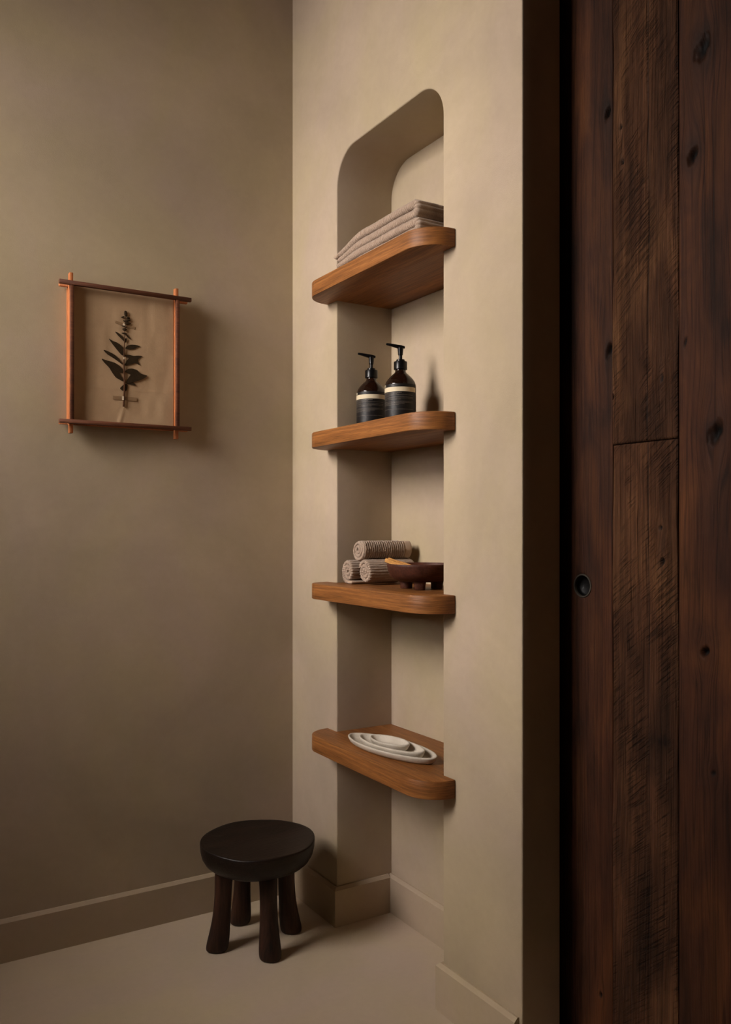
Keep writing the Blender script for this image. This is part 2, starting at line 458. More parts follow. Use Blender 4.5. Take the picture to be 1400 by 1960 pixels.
STAINS = [(-1.3728, 0.7673, 0.024, 0.020, 0.65), (-1.4681, 2.1352, 0.026, 0.038, 0.5), (-1.4442, 1.9402, 0.019, 0.026, 0.45),
          (-1.4972, 1.388, 0.024, 0.03, 0.5), (-1.2266, 2.1104, 0.010, 0.03, 0.4), (-1.2313, 1.5859, 0.012, 0.026, 0.4), (-1.4728, 1.0021, 0.05, 0.05, 0.3),
          (-1.4515, 1.101, 0.05, 0.05, 0.25), (-1.397, 1.4573, 0.018, 0.03, 0.3), (-1.3426, 0.3094, 0.03, 0.06, 0.3), (-1.5009, 1.6354, 0.02, 0.03, 0.35)]
PULL = (-1.1541, 1.0729)
door = empty('door_1', (DX, -1.58, 0.004)); tag(door, kind='structure')
def plank(y0, y1, z0, z1, matn, seed, proud, rough, dy=0.0022, dz=0.004):
    ny, nz = max(2, int(round((y1 - y0) / dy))) + 1, max(2, int(round((z1 - z0) / dz))) + 1
    ys, zs = np.linspace(y0, y1, ny), np.linspace(z0, z1, nz)
    Y, Z = np.meshgrid(ys, zs, indexing='ij')
    d = np.zeros_like(Y); kn = np.zeros_like(Y); warp = np.zeros_like(Y)
    for (ky, kz, ry, rz, dp) in KNOTS:
        if not (y0 - 0.002 < ky < y1 + 0.002): continue
        wob = 0.72 + 0.56 * vnoise((Y - ky) * 160 + 40, (Z - kz) * 120 + 40, seed + 3)
        e = np.sqrt(((Y - ky + 0.25 * (Z - kz)) / ry) ** 2 + ((Z - kz) / rz) ** 2) / wob
        d -= dp * np.clip(1.25 - e, 0, 1) ** 0.6 * (e < 1.25)
        kn = np.maximum(kn, np.clip(1.5 - e, 0, 1))
        warp += np.sign(Y - ky) * (1 - np.exp(-((Y - ky) / (1.2 * ry)) ** 2)) * ry * 1.6 * np.exp(-((Y - ky) / (4 * ry)) ** 2 - ((Z - kz) / (5 * rz)) ** 2)
    for (ky, kz, ry, rz, a) in STAINS:
        if not (y0 < ky < y1): continue
        e = ((Y - ky) / ry) ** 2 + ((Z - kz) / rz) ** 2
        kn = np.maximum(kn, a * np.exp(-e) * (0.6 + 0.8 * vnoise(Y * 150, Z * 90, seed)))
    kn = np.clip(kn, 0, 1)
    if rough:
        d += 0.0022 * (vnoise(Y * 130, Z * 5, seed) - 0.5) + 0.0016 * (vnoise(Y * 55 + vnoise(Y * 20, Z * 9, 5) * 1.5, Z * 14, seed + 1) - 0.5)
        stp = np.clip((vnoise(Y * 26, Z * 6, seed + 9) - 0.5) * 14, -1, 1)
        d += 0.0010 * stp
        # long drying crack
        cy = -1.3347 + 0.010 * (vnoise(Z * 2.3, Z * 0, 3) - 0.5)
        d -= 0.003 * np.exp(-((Y - cy) / 0.0016) ** 2)
        kn = np.maximum(kn, 0.75 * np.exp(-((Y - cy) / 0.0014) ** 2))
    else:
        d += 0.0008 * (vnoise(Y * 60, Z * 3, seed) - 0.5)
        for (cy0, ca, cb) in ((-1.4732, 1.6, 2.06), (-1.497, 1.6, 2.2), (-1.4574, 1.05, 1.33), (-1.212, 0.75, 1.35)):
            if y0 < cy0 < y1:
                cy = cy0 + 0.012 * (vnoise(Z * 3.1, Z * 0 + cy0 * 50, 8) - 0.5)
                w = np.clip((Z - ca) * 12, 0, 1) * np.clip((cb - Z) * 12, 0, 1)
                d -= 0.002 * w * np.exp(-((Y - cy) / 0.0014) ** 2); kn = np.maximum(kn, 0.6 * w * np.exp(-((Y - cy) / 0.0013) ** 2))
    edge = np.minimum(np.minimum(Y - y0, y1 - Y), np.minimum(Z - z0, z1 - Z))
    d -= 0.0022 * np.clip(1 - edge / 0.003, 0, 1) ** 2
    e = np.sqrt((Y - PULL[0]) ** 2 + (Z - PULL[1]) ** 2)
    d = np.where(e < 0.0245, -0.016, d)
    X = DX - proud - d
    # warp grain
    low = 0.020 * (vnoise(Y * 6, Z * 1.3, seed + 20) - 0.5) + 0.05 * (vnoise(Y * 0 + seed, Z * 0.5, seed + 2) - 0.5)
    gr = Y - warp + low + seed * 0.37
    V = np.stack([X, Y, Z], -1).reshape(-1, 3)
    idx = np.arange(ny * nz).reshape(ny, nz)
    F = np.stack([idx[:-1, :-1], idx[:-1, 1:], idx[1:, 1:], idx[1:, :-1]], -1).reshape(-1, 4)
    ring = list(idx[:, 0]) + list(idx[-1, 1:]) + list(idx[-2::-1, -1]) + list(idx[0, -2:0:-1])
    base = len(V); back = V[ring].copy(); back[:, 0] = DX + 0.035
    V = np.vstack([V, back]); n = len(ring)
    side = [(ring[i], ring[(i + 1) % n], base + (i + 1) % n, base + i) for i in range(n)]
    me = bpy.data.meshes.new('plank')
    me.from_pydata(V.tolist(), [], F.tolist() + side + [tuple(range(base, base + n))])
    for nm, arr in (('grain', gr), ('knot', kn)):
        a = me.attributes.new(nm, 'FLOAT', 'POINT')
        full = np.concatenate([arr.reshape(-1), arr.reshape(-1)[ring]]).astype(np.float32)
        a.data.foreach_set('value', full)
    me.polygons.foreach_set('use_smooth', [True] * len(F) + [False] * (n + 1))
    bm = bmesh.new(); bm.from_mesh(me); bmesh.ops.recalc_face_normals(bm, faces=bm.faces); bm.to_mesh(me); bm.free()
    return obj('plank', me, M[matn], door)
plank(-1.2417, -0.955, 0.004, 3.10, 'plank', 3, 0.0, False)
plank(-1.4119, -1.2427, 1.3826, 3.10, 'plank_rough', 5, 0.0015, True)
plank(-1.4119, -1.2427, 0.004, 1.3811, 'plank_rough', 11, 0.0012, True)
plank(-1.588, -1.4131, 0.004, 3.10, 'plank', 17, 0.0, False)
plank(-1.7582, -1.5895, 0.004, 3.10, 'plank_rough', 23, 0.001, True, 0.006, 0.012)
plank(-1.9265, -1.7597, 0.004, 3.10, 'plank', 29, 0.0, False, 0.006, 0.012)
plank(-2.2332, -1.928, 0.004, 3.10, 'plank', 31, 0.0, False, 0.006, 0.012)

def ring_x(name, prof, c, seg=64):
    """lathe about an axis along -x: prof = [(r, out)...]"""
    me = lathe(name, prof, (0, 0, 0), seg)
    for v in me.vertices:
        x, y, z = v.co
        v.co = (c[0] - z, c[1] + x, c[2] + y)
    bm = bmesh.new(); bm.from_mesh(me); bmesh.ops.recalc_face_normals(bm, faces=bm.faces); bm.to_mesh(me); bm.free()
    return me
pull = obj('flush_pull', ring_x('flush_pull', [(0.0228, -0.013), (0.0228, 0.0005), (0.0234, 0.0016), (0.0262, 0.0016), (0.0270, 0.0006), (0.0270, -0.001)], (DX, PULL[0], PULL[1])), M['black_metal'], door)
tag(pull, 'round blackened metal flush pull')
obj('pull_cup', ring_x('pull_cup', [(0.0229, -0.001), (0.0226, -0.010), (0.0190, -0.0135), (0.0, -0.0145)], (DX, PULL[0], PULL[1])), M['dark_cup'], pull)

# ------------------------------------------------------------------ shelves
SP, SR = 0.090, 0.085
SY0, SY1 = -0.2300, -0.8730
def shelf_outline():
    xf = XB - SP
    p = [(NX - 0.001, NY0 - 0.001), (XB - 0.0005, NY0 - 0.001), (XB - 0.0005, SY0)]
    for k in range(1, 15):
        t = PI / 2 * k / 14
        p.append((xf + SR - SR * math.sin(t) , SY0 - SR + SR * math.cos(t)))
    for k in range(0, 15):
        t = PI / 2 * k / 14
        p.append((xf + SR - SR * math.cos(t), SY1 + SR - SR * math.sin(t)))
    p += [(XB - 0.0005, SY1), (XB - 0.0005, NY1 + 0.001), (NX - 0.001, NY1 + 0.001)]
    return p
SHELF = [(1.8912, 1.9357), (1.4424, 1.4873), (0.9932, 1.0385), (0.5418, 0.5875)]
SLAB = ['oak niche shelf with rounded front corners holding the folded towels', 'oak niche shelf with rounded front corners under the two pump bottles',
        'oak niche shelf with rounded front corners under rolled towels and footed bowl', 'lowest oak niche shelf holding the nested oval dishes']
for (z0, z1), lb in zip(SHELF, SLAB):
    o = obj('niche_shelf', extrude_poly('niche_shelf', shelf_outline(), 'z', z0, z1, bevel=0.0025, seg=2, ang=60), M['oak_shelf'], origin=(0.05, -0.55, z0))
    tag(o, lb, 'shelf', 'oak shelves in the niche')

# ------------------------------------------------------------------ towels
def sweep(name, path, w0, w1, thk, ribs, lam, amp, frame, dw, jit=0.0004, taper=True, thick=None):
    """sweep a rounded strip along a 2-D path; ribs 's' run across the path, 'w' along it; frame(p0, p1, w) -> world"""
    P = np.array(path, float)
    seg = np.linalg.norm(np.diff(P, axis=0), axis=1); s = np.concatenate([[0], np.cumsum(seg)]); L = s[-1]
    n = int(L / (lam / 8 if ribs == 's' else 0.0022)) + 1
    ss = np.linspace(0, L, n)
    Q = np.stack([np.interp(ss, s, P[:, 0]), np.interp(ss, s, P[:, 1])], 1)
    T = np.gradient(Q, axis=0); T /= np.linalg.norm(T, axis=1)[:, None] + 1e-12
    Nn = np.stack([-T[:, 1], T[:, 0]], 1)
    h = thk / 2
    cs = []                                       # (w, toff, nw, nt)
    m = max(3, int((w1 - w0 - 2 * h) / dw))
    wl_ = np.linspace(w0 + h, w1 - h, m)
    for w in wl_: cs.append((w, h, 0, 1))
    for a in np.linspace(PI / 2, -PI / 2, 9)[1:-1]: cs.append((w1 - h + h * math.cos(a), h * math.sin(a), math.cos(a), math.sin(a)))
    for w in wl_[::-1]: cs.append((w, -h, 0, -1))
    for a in np.linspace(-PI / 2, -1.5 * PI, 9)[1:-1]: cs.append((w0 + h + h * math.cos(a), h * math.sin(a), math.cos(a), math.sin(a)))
    cs = np.array(cs); mC = len(cs)
    tp = np.ones(n)
    if taper:
        e = np.minimum(ss, L - ss); tp = np.sqrt(np.clip(1 - (1 - np.clip(e / h, 0, 1)) ** 2, 0.02, 1))
    if thick is not None: tp = tp * np.array([thick(q) for q in Q])
    if ribs == 's':
        R = (amp * (np.abs(np.cos(PI * ss / lam)) ** 0.6 - 1.0))[:, None] * np.ones(mC)
    elif ribs == 'w':
        R = np.ones(n)[:, None] * (amp * (np.abs(np.cos(PI * cs[:, 0] / lam)) ** 0.6 - 1.0))
    else:
        R = np.zeros((n, mC))
    R = R + RNG.normal(0, jit, (n, mC))
    toff = cs[None, :, 1] * tp[:, None] + R * cs[None, :, 3]
    W = cs[None, :, 0] + R * cs[None, :, 2] + np.zeros((n, 1))
    A = Q[:, None, 0] + Nn[:, None, 0] * toff; B = Q[:, None, 1] + Nn[:, None, 1] * toff
    V = frame(A, B, W).reshape(-1, 3)
    idx = np.arange(n * mC).reshape(n, mC); nx = np.roll(idx, -1, axis=1)
    F = np.stack([idx[:-1], idx[1:], nx[1:], nx[:-1]], -1).reshape(-1, 4).tolist()
    F += [tuple(idx[0]), tuple(idx[-1][::-1])]
    me = bpy.data.meshes.new(name); me.from_pydata(V.tolist(), [], F)
    bm = bmesh.new(); bm.from_mesh(me); bmesh.ops.recalc_face_normals(bm, faces=bm.faces); bm.to_mesh(me); bm.free()
    me.polygons.foreach_set('use_smooth', [True] * len(me.polygons))
    return me

zs1 = SHELF[0][1]
def fr_fold(A, B, W):       # A: y, B: z, W: x
    return np.stack([W, A, B + 0 * A], -1)
TH = 0.0232
Z = [zs1 + 0.0128 + 0.0236 * k for k in range(4)]
def squeeze(y):                       # the layers flatten towards their left ends
    t = min(1.0, max(0.0, (y + 0.53) / 0.16)); t = t * t * (3 - 2 * t)
    return 1 - 0.30 * t
def layer(y0, y1, z, ph):
    ys = np.linspace(y0, y1, 70); q = np.array([squeeze(y) for y in ys])
    zz = zs1 + (z - zs1) * q + 0.0008 * np.sin(ys * 27 + ph) * (z > zs1 + 0.02) + 0.0006 * (1 - q)
    return list(zip(ys, zz))
def thin(p): return squeeze(p[0])
def fold(y, za, zb):
    r = (zb - za) / 2
    return [(y + r * math.cos(-PI / 2 - PI * k / 14) * 0.85, (za + zb) / 2 + r * math.sin(-PI / 2 - PI * k / 14)) for k in range(1, 14)]
# two towels, each folded over itself with the fold at its right end
tb = empty('folded_towel', (0.06, -0.56, zs1)); tag(tb, 'beige ribbed towel lying flat on top shelf underneath another towel', 'towel', 'folded beige towels')
obj('towel_cloth', sweep('towel_cloth', layer(-0.392, -0.778, Z[0], 0) + fold(-0.778, Z[0], Z[1]) + layer(-0.778, -0.384, Z[1], 1.2), -0.053, 0.170, TH, 's', 0.0078, 0.0042, fr_fold, 0.012, thick=thin), M['terry'], tb)
tt = empty('folded_towel', (0.06, -0.56, Z[1] + 0.0118)); tag(tt, 'beige ribbed towel folded over itself, uppermost on the top shelf', 'towel', 'folded beige towels')
top = layer(-0.770, -0.384, Z[3], 1.6)
obj('towel_cloth', sweep('towel_cloth', layer(-0.384, -0.770, Z[2], 1.0) + fold(-0.770, Z[2], Z[3]) + top, -0.050, 0.168, TH, 's', 0.0078, 0.0042, fr_fold, 0.012, thick=thin), M['terry'], tt)
hz = top[-1][1]
obj('hem', sweep('hem', [(-0.388, hz), (-0.374, hz - 0.002), (-0.366, hz - 0.004)], -0.050, 0.166, 0.012, None, 0.0075, 0, fr_fold, 0.01), M['hem'], tt)

zs3 = SHELF[2][1]
def roll(name, fy, by, x0, x1, z, R, ribs, label, turns, start, squash=1.0, flip=1, hem=0):
    t = empty(name, (x0, fy, z - R)); tag(t, label, 'towel', 'rolled hand towels')
    p = 0.0108
    path = []
    nst = int(turns * 40)
    for k in range(nst + 1):
        th = 2 * PI * turns * k / nst
        r = R - 0.0055 - p * th / (2 * PI)
        if r < 0.0025: break
        r *= 1 + 0.05 * math.sin(2.3 * th)
        path.append((flip * r * math.cos(start + th), squash * r * math.sin(start + th)))
    def fr(A, B, W):
        y = fy + (by - fy) * (W - x0) / (x1 - x0)
        return np.stack([W + 0.10 * (A ** 2 + B ** 2) / 0.037 * 0, y + A, z + B], -1)
    xe = x1 - (0.022 if hem else 0)
    obj('towel_cloth', sweep('towel_cloth', path, x0, xe, 0.0124, ribs, 0.0070, 0.0026, fr, 0.0011 if ribs == 'w' else 0.008, jit=0.00055), M['terry'], t)
    if hem:
        obj('hem', sweep('hem', path, xe - 0.004, x1, 0.0100, None, 0.0068, 0, fr, 0.006, jit=0.0002), M['hem'], t)
    return t
RR = 0.0365
r1 = roll('rolled_towel', -0.357, -0.357, 0.000, 0.170, zs3 + RR + 0.001, RR, 's', 'rolled beige ribbed towel, lower one against the niche side wall', 3.2, -PI / 2 - 0.3)
obj('hem', sweep('hem', [(-0.360, zs3 + 0.006), (-0.374, zs3 + 0.0055), (-0.386, zs3 + 0.006)], 0.000, 0.165, 0.009, None, 0.007, 0, fr_fold, 0.01, jit=0.0002), M['hem'], r1)
roll('rolled_towel', -0.4315, -0.4315, 0.014, 0.180, zs3 + RR + 0.001, RR, 's', 'rolled beige ribbed towel, lower one partly hidden behind the footed bowl', 3.2, 0.4)
roll('rolled_towel', -0.3960, -0.408, 0.014, 0.176, zs3 + RR + 0.001 + 0.0625, RR, 'w', 'rolled beige ribbed towel resting on top of two others', 3.3, 2.2, hem=1)

# ------------------------------------------------------------------ footed bowl with incense sticks
BC = (0.065, -0.6460, zs3)
bowl = empty('footed_bowl', BC); tag(bowl, 'dark brown wooden bowl on stubby feet beside the rolled towels', 'bowl')
RBW = 0.0935
prof = [(0.0, 0.0195), (0.035, 0.0195), (0.058, 0.0215), (0.074, 0.0275), (0.0845, 0.037), (0.0905, 0.050), (0.0930, 0.062), (RBW, 0.0668), (0.0925, 0.0684), (0.0895, 0.0684), (0.0880, 0.0660), (0.086, 0.055), (0.078, 0.042), (0.060, 0.033), (0.03, 0.030), (0.0, 0.0295)]
obj('bowl_body', lathe('bowl_body', prof, BC, 96), M['bowl'], bowl)
def foot_mesh(cx, cy, rot):
    bm = bmesh.new()
    rings = []
    for (z, s) in ((0.0, 0.0128), (0.0015, 0.0142), (0.012, 0.0146), (0.022, 0.0165), (0.030, 0.021)):
        ring = []
        for k in range(24):
            a = 2 * PI * k / 24
            q = s / (abs(math.cos(a)) ** 4 + abs(math.sin(a)) ** 4) ** 0.25
            ring.append(bm.verts.new((cx + q * math.cos(a + rot), cy + q * math.sin(a + rot), BC[2] + z)))
        rings.append(ring)
    for a, b_ in zip(rings[:-1], rings[1:]):
        for k in range(24): bm.faces.new((a[k], a[(k + 1) % 24], b_[(k + 1) % 24], b_[k]))
    bm.faces.new(rings[0][::-1]); bm.faces.new(rings[-1])
    return bm_mesh('foot', bm, True, 50)
for a in (-130, 118, -12):
    t = math.radians(a)
    obj('foot', foot_mesh(BC[0] + 0.046 * math.cos(t), BC[1] + 0.046 * math.sin(t), t), M['bowl'], bowl)

def stick(p0, p1, w, h, seed):
    p0, p1 = Vector(p0), Vector(p1); d = (p1 - p0).normalized()
    side = d.cross(Vector((0, 0, 1))).normalized(); up = side.cross(d)
    rg = random.Random(seed); bm = bmesh.new(); rings = []
    for k in range(7):
        c = p0.lerp(p1, k / 6)
        o = [(-w, -h), (w * 0.2, -h * 1.1), (w, -h * 0.7), (w * 0.9, h), (-w * 0.3, h * 1.1), (-w * 0.95, h * 0.8)]
        rings.append([bm.verts.new(c + side * (a * (1 + rg.uniform(-.12, .12))) + up * (b_ * (1 + rg.uniform(-.12, .12)))) for a, b_ in o])
    for a, b_ in zip(rings[:-1], rings[1:]):
        for k in range(6): bm.faces.new((a[k], a[(k + 1) % 6], b_[(k + 1) % 6], b_[k]))
    bm.faces.new(rings[0][::-1]); bm.faces.new(rings[-1])
    return bm_mesh('incense_stick', bm)
zr = BC[2] + 0.0684
s1 = obj('incense_stick', stick((-0.0035, -0.5740, zr + 0.0085), (0.075, -0.668, BC[2] + 0.0375), 0.0068, 0.0058, 1), M['stick'], origin=(0.03, -0.62, zr - 0.01))
tag(s1, 'pale wooden incense stick leaning over the bowl rim, nearer one', 'incense stick', 'incense sticks in the bowl')
s2 = obj('incense_stick', stick((0.014, -0.5600, zr + 0.0095), (0.100, -0.655, BC[2] + 0.039), 0.0060, 0.0055, 2), M['stick'], origin=(0.05, -0.60, zr - 0.01))
tag(s2, 'pale wooden incense stick in the bowl, behind another stick', 'incense stick', 'incense sticks in the bowl')

# ------------------------------------------------------------------ nested oval dishes
def dish(name, c, a, b_, h, rot, label, tilt=0.0):
    w = 0.0058
    def sh(t): return 1.0
    pr = []
    # outer: base, wall, rim, inner wall, inner floor (radius given as fraction of rim)
    ratio = lambda d: d
    verts, faces = [], []
    seg = 96
    sec = [(0.0, 0.0), (-0.020, 0.0), (-0.012, 0.0012), (-0.005, h * 0.35), (-0.0012, h * 0.75), (0.0, h * 0.92), (-0.0016, h), (-0.0045, h), (-0.0068, h * 0.9), (-0.0105, h * 0.55), (-0.019, h * 0.36), (-0.034, h * 0.28), (-1.0, h * 0.26)]
    rings = []
    def outline(off, t):
        # pointed oval, offset inward by off
        ca, sa = math.cos(t), math.sin(t)
        y = (b_ + off) * (abs(sa) ** 1.12) * (1 if sa >= 0 else -1)
        return (a + off * 1.25) * ca, y
    ca_, sa_ = math.cos(rot), math.sin(rot)
    for j, (off, z) in enumerate(sec):
        if j == 0 or off <= -1:
            rings.append([len(verts)]); verts.append((c[0], c[1], c[2] + z)); continue
        off = max(off, -0.55 * b_)
        ring = []
        for k in range(seg):
            x, y = outline(off, 2 * PI * k / seg)
            ring.append(len(verts)); verts.append((c[0] + ca_ * x - sa_ * y, c[1] + sa_ * x + ca_ * y, c[2] + z + tilt * x))
        rings.append(ring)
    for r0, r1_ in zip(rings[:-1], rings[1:]):
        for k in range(seg):
            k2 = (k + 1) % seg
            if len(r0) == 1: faces.append((r0[0], r1_[k2], r1_[k]))
            elif len(r1_) == 1: faces.append((r0[k], r0[k2], r1_[0]))
            else: faces.append((r0[k], r0[k2], r1_[k2], r1_[k]))
    me = mesh(name, verts, faces, True)
    bm = bmesh.new(); bm.from_mesh(me); bmesh.ops.recalc_face_normals(bm, faces=bm.faces); bm.to_mesh(me); bm.free()
    o = obj(name, me, M['ceramic'], origin=c)
    tag(o, label, 'dish', 'nested oval dishes'); return o
zs4 = SHELF[3][1]
DR = math.atan2(-0.364, 0.047)
dish('oval_dish', (0.0145, -0.571, zs4 + 0.0004), 0.1765, 0.064, 0.0195, DR, 'largest off-white oval stoneware dish, bottom of the nested set')
dish('oval_dish', (0.0100, -0.580, zs4 + 0.0060), 0.1290, 0.050, 0.0225, DR, 'middle-sized off-white oval stoneware dish nested between two others')
dish('oval_dish', (0.0130, -0.5680, zs4 + 0.0122), 0.0760, 0.0375, 0.0215, DR, 'smallest off-white oval stoneware dish, top of the nested set')

# ------------------------------------------------------------------ pump bottles
zs2 = SHELF[1][1]
def wrap(name, a0, a1, r, z0, z1, c, n=40, thick=0.0003):
    verts, faces = [], []
    for k in range(n + 1):
        a = a0 + (a1 - a0) * k / n
        for (rr, zz) in ((r, z0), (r, z1), (r - thick, z1), (r - thick, z0)):
            verts.append((c[0] + rr * math.cos(a), c[1] + rr * math.sin(a), c[2] + zz))
    for k in range(n):
        for j in range(4):
            j2 = (j + 1) % 4
            faces.append((4 * k + j, 4 * k + 4 + j, 4 * k + 4 + j2, 4 * k + j2))
    faces += [(3, 2, 1, 0), (4 * n, 4 * n + 1, 4 * n + 2, 4 * n + 3)]
    me = mesh(name, verts, faces, True, 40); return me

def text_mesh(txt, size, r, a_end, z, c):
    """lettering wrapped on a cylinder, its right end at angle a_end (angles grow to the viewer's right)"""
    cu = bpy.data.curves.new('lettering', 'FONT'); cu.body = txt; cu.size = size; cu.resolution_u = 3
    to = bpy.data.objects.new('lettering', cu); COL.objects.link(to)
    bpy.context.view_layer.update()
    me = bpy.data.meshes.new_from_object(to.evaluated_get(bpy.context.evaluated_depsgraph_get()))
    bpy.data.objects.remove(to); bpy.data.curves.remove(cu)
    w = max(v.co.x for v in me.vertices)
    bm = bmesh.new(); bm.from_mesh(me)
    ex = bmesh.ops.extrude_face_region(bm, geom=list(bm.faces))
    for g in ex['geom']:
        if isinstance(g, bmesh.types.BMVert): g.co.z += 0.00015
    for v in bm.verts:
        a = a_end - (w - v.co.x) / r
        rr = r + v.co.z
        v.co = (c[0] + rr * math.cos(a), c[1] + rr * math.sin(a), c[2] + z + v.co.y)
    me2 = bpy.data.meshes.new('lettering'); bm.to_mesh(me2); bm.free(); bpy.data.meshes.remove(me)
    return me2

def bottle(c, label):
    b = empty('pump_bottle', c); tag(b, label, 'bottle', 'pump bottles on the shelf')
    R = 0.0445
    # seen from the camera: angle of the viewer, left limb = viewer - 90 deg
    av = math.atan2(cam.location.y - c[1], cam.location.x - c[0])
    prof = [(0, 0), (R - 0.004, 0), (R - 0.001, 0.0015), (R, 0.005), (R, 0.118), (R - 0.0006, 0.124), (R - 0.0030, 0.132), (R - 0.0075, 0.1395), (R - 0.0145, 0.1475), (0.0240, 0.1535), (0.0180, 0.1580), (0.0155, 0.1625), (0.0148, 0.168), (0.0148, 0.175), (0, 0.175)]
    obj('bottle_body', lathe('bottle_body', prof, c, 72, sharp=60), M['amber'], b)
    lab = obj('label', wrap('label', av - 2.2, av + 1.20, R + 0.0004, 0.024, 0.1225, c, 60), M['label'], b)
    obj('label_band', wrap('label_band', av - 2.2, av + 1.195, R + 0.0007, 0.1005, 0.1135, c, 60), M['band'], lab)
    # small print: rows of short strokes below the band
    rg = random.Random(11); verts, faces = [], []
    rows = [(0.0968, 0.0011, 0.62)] + [(0.0935 - 0.0031 * k, 0.0006, u) for k, u in enumerate((0.5, 0.95, 0.3, 0.95, 0.95, 0.6, 0.0, 0.95, 0.95, 0.7, 0.55, 0.0, 0.0, 0.0, 0.95))]
    for (z, hgt, ext) in rows:
        if ext <= 0: continue
        a = av - 1.9; end = av - 1.5 + 2.5 * ext
        while a < end:
            w = rg.uniform(0.012, 0.05); n0 = len(verts); rr = R + 0.0008
            for aa, zz in ((a, z), (a + w, z), (a + w, z + hgt), (a, z + hgt)):
                verts.append((c[0] + rr * math.cos(aa), c[1] + rr * math.sin(aa), c[2] + zz))
            faces.append((n0, n0 + 1, n0 + 2, n0 + 3)); a += w + rg.uniform(0.008, 0.016)
    obj('label_print', mesh('label_print', verts, faces), M['print'], lab)
    obj('lettering', text_mesh('Aēsop.', 0.0125, R + 0.0006, av - 1.10, 0.1160, c), M['band'], lab)
    col = [(0, 0.1685), (0.0185, 0.1685), (0.0192, 0.1692), (0.0192, 0.1900), (0.0185, 0.1912), (0.0125, 0.1914), (0.0122, 0.1965), (0.0112, 0.1975), (0, 0.1975)]
    cl = obj('pump_collar', lathe('pump_collar', col, c, 64, sharp=35), M['pump'], b)
    st = [(0, 0.1970), (0.0052, 0.1970), (0.0052, 0.209), (0.0068, 0.2105), (0.0080, 0.224), (0.0086, 0.2305), (0, 0.2305)]
    obj('pump_stem', lathe('pump_stem', st, c, 40, sharp=35), M['pump'], b)
    # actuator: long tapered spout pointing to the room's left
    da = Vector((math.cos(av - 1.42), math.sin(av - 1.42), 0.0)); sd = Vector((-da.y, da.x, 0)); up = Vector((0, 0, 1))
    o0 = Vector(c)
    bm = bmesh.new(); rings = []
    for (s, zc, w, hh) in ((-0.0125, 0.2325, 0.004, 0.0022), (-0.0115, 0.2325, 0.0068, 0.0032), (0.0, 0.2335, 0.0088, 0.0052), (0.012, 0.2355, 0.0074, 0.0048), (0.026, 0.2385, 0.0056, 0.0038), (0.038, 0.2408, 0.0048, 0.0032), (0.0415, 0.2410, 0.0030, 0.0022)):
        rings.append([bm.verts.new(o0 + da * s + sd * (w * math.cos(2 * PI * k / 16)) + up * (zc + hh * max(-1, min(1, 1.25 * math.sin(2 * PI * k / 16))))) for k in range(16)])
    for a, b_ in zip(rings[:-1], rings[1:]):
        for k in range(16): bm.faces.new((a[k], a[(k + 1) % 16], b_[(k + 1) % 16], b_[k]))
    bm.faces.new(rings[0]); bm.faces.new(rings[-1])
    obj('pump_spout', bm_mesh('pump_spout', bm, True, 50), M['pump'], b)
    return b
bottle((0.09, -0.5075, zs2), 'black pump bottle with cream label band, nearer to the camera and taller in view')
bottle((0.09, -0.3500, zs2), 'black pump bottle with cream label band, further back beside the niche side wall')

# ------------------------------------------------------------------ stool
SC = (-0.239, -0.2545)
ST = 0.301
stool = empty('carved_stool', (SC[0], SC[1], 0)); tag(stool, 'low round dark carved wooden stool with four flared legs', 'stool')
def seat_shape(t):
    return 1 + 0.010 * math.sin(2 * t + 0.6) + 0.007 * math.sin(3 * t + 1.2) + 0.005 * math.sin(5 * t) - 0.035 * math.exp(-((t - 0.55) / 0.30) ** 2)
sp = [(0, -0.080), (0.09, -0.080), (0.118, -0.077), (0.138, -0.069), (0.152, -0.057), (0.1610, -0.042), (0.1650, -0.025), (0.1662, -0.010), (0.1660, -0.0032), (0.1650, -0.0008), (0.1632, 0.0), (0.156, -0.0010), (0.125, -0.0036), (0.08, -0.0056), (0.04, -0.0064), (0, -0.0066)]
me = lathe('seat', sp, (SC[0], SC[1], ST), 96, shape=seat_shape, sharp=60)
for v in me.vertices:
    x, y, z = v.co
    v.co.z += 0.0012 * math.sin(31 * x + 3) + 0.0012 * math.sin(37 * y + 1)
obj('seat', me, M['stool'], stool)
def leg_mesh(top, foot):
    top, foot = Vector(top), Vector(foot)
    bm = bmesh.new(); rings = []
    rg = random.Random(int(abs(foot.x * 1e4)))
    prof = [(0.0, 0.0245, 0.0), (0.02, 0.0300, 0.0), (0.09, 0.0310, 0), (0.2, 0.0285, 0), (0.4, 0.0245, 0), (0.65, 0.0230, 0), (0.85, 0.0245, 0), (1.0, 0.027, 0)]
    out_d = Vector((foot.x - SC[0], foot.y - SC[1], 0)).normalized()
    for (f, r, _) in prof:
        c = foot.lerp(top, f) - out_d * 0.006 * math.sin(PI * min(1, f * 1.2))
        ring = []
        for k in range(24):
            a = 2 * PI * k / 24
            q = r * (1 + 0.05 * math.cos(2 * a + 1.1) + 0.03 * math.cos(3 * a + foot.y * 40) + rg.uniform(-0.01, 0.01))
            ring.append(bm.verts.new((c.x + q * math.cos(a), c.y + q * math.sin(a), c.z)))
        rings.append(ring)
    for a, b_ in zip(rings[:-1], rings[1:]):
        for k in range(24): bm.faces.new((a[k], a[(k + 1) % 24], b_[(k + 1) % 24], b_[k]))
    bm.faces.new(rings[0][::-1]); bm.faces.new(rings[-1])
    o = bm_mesh('leg', bm, True, 70)
    return o
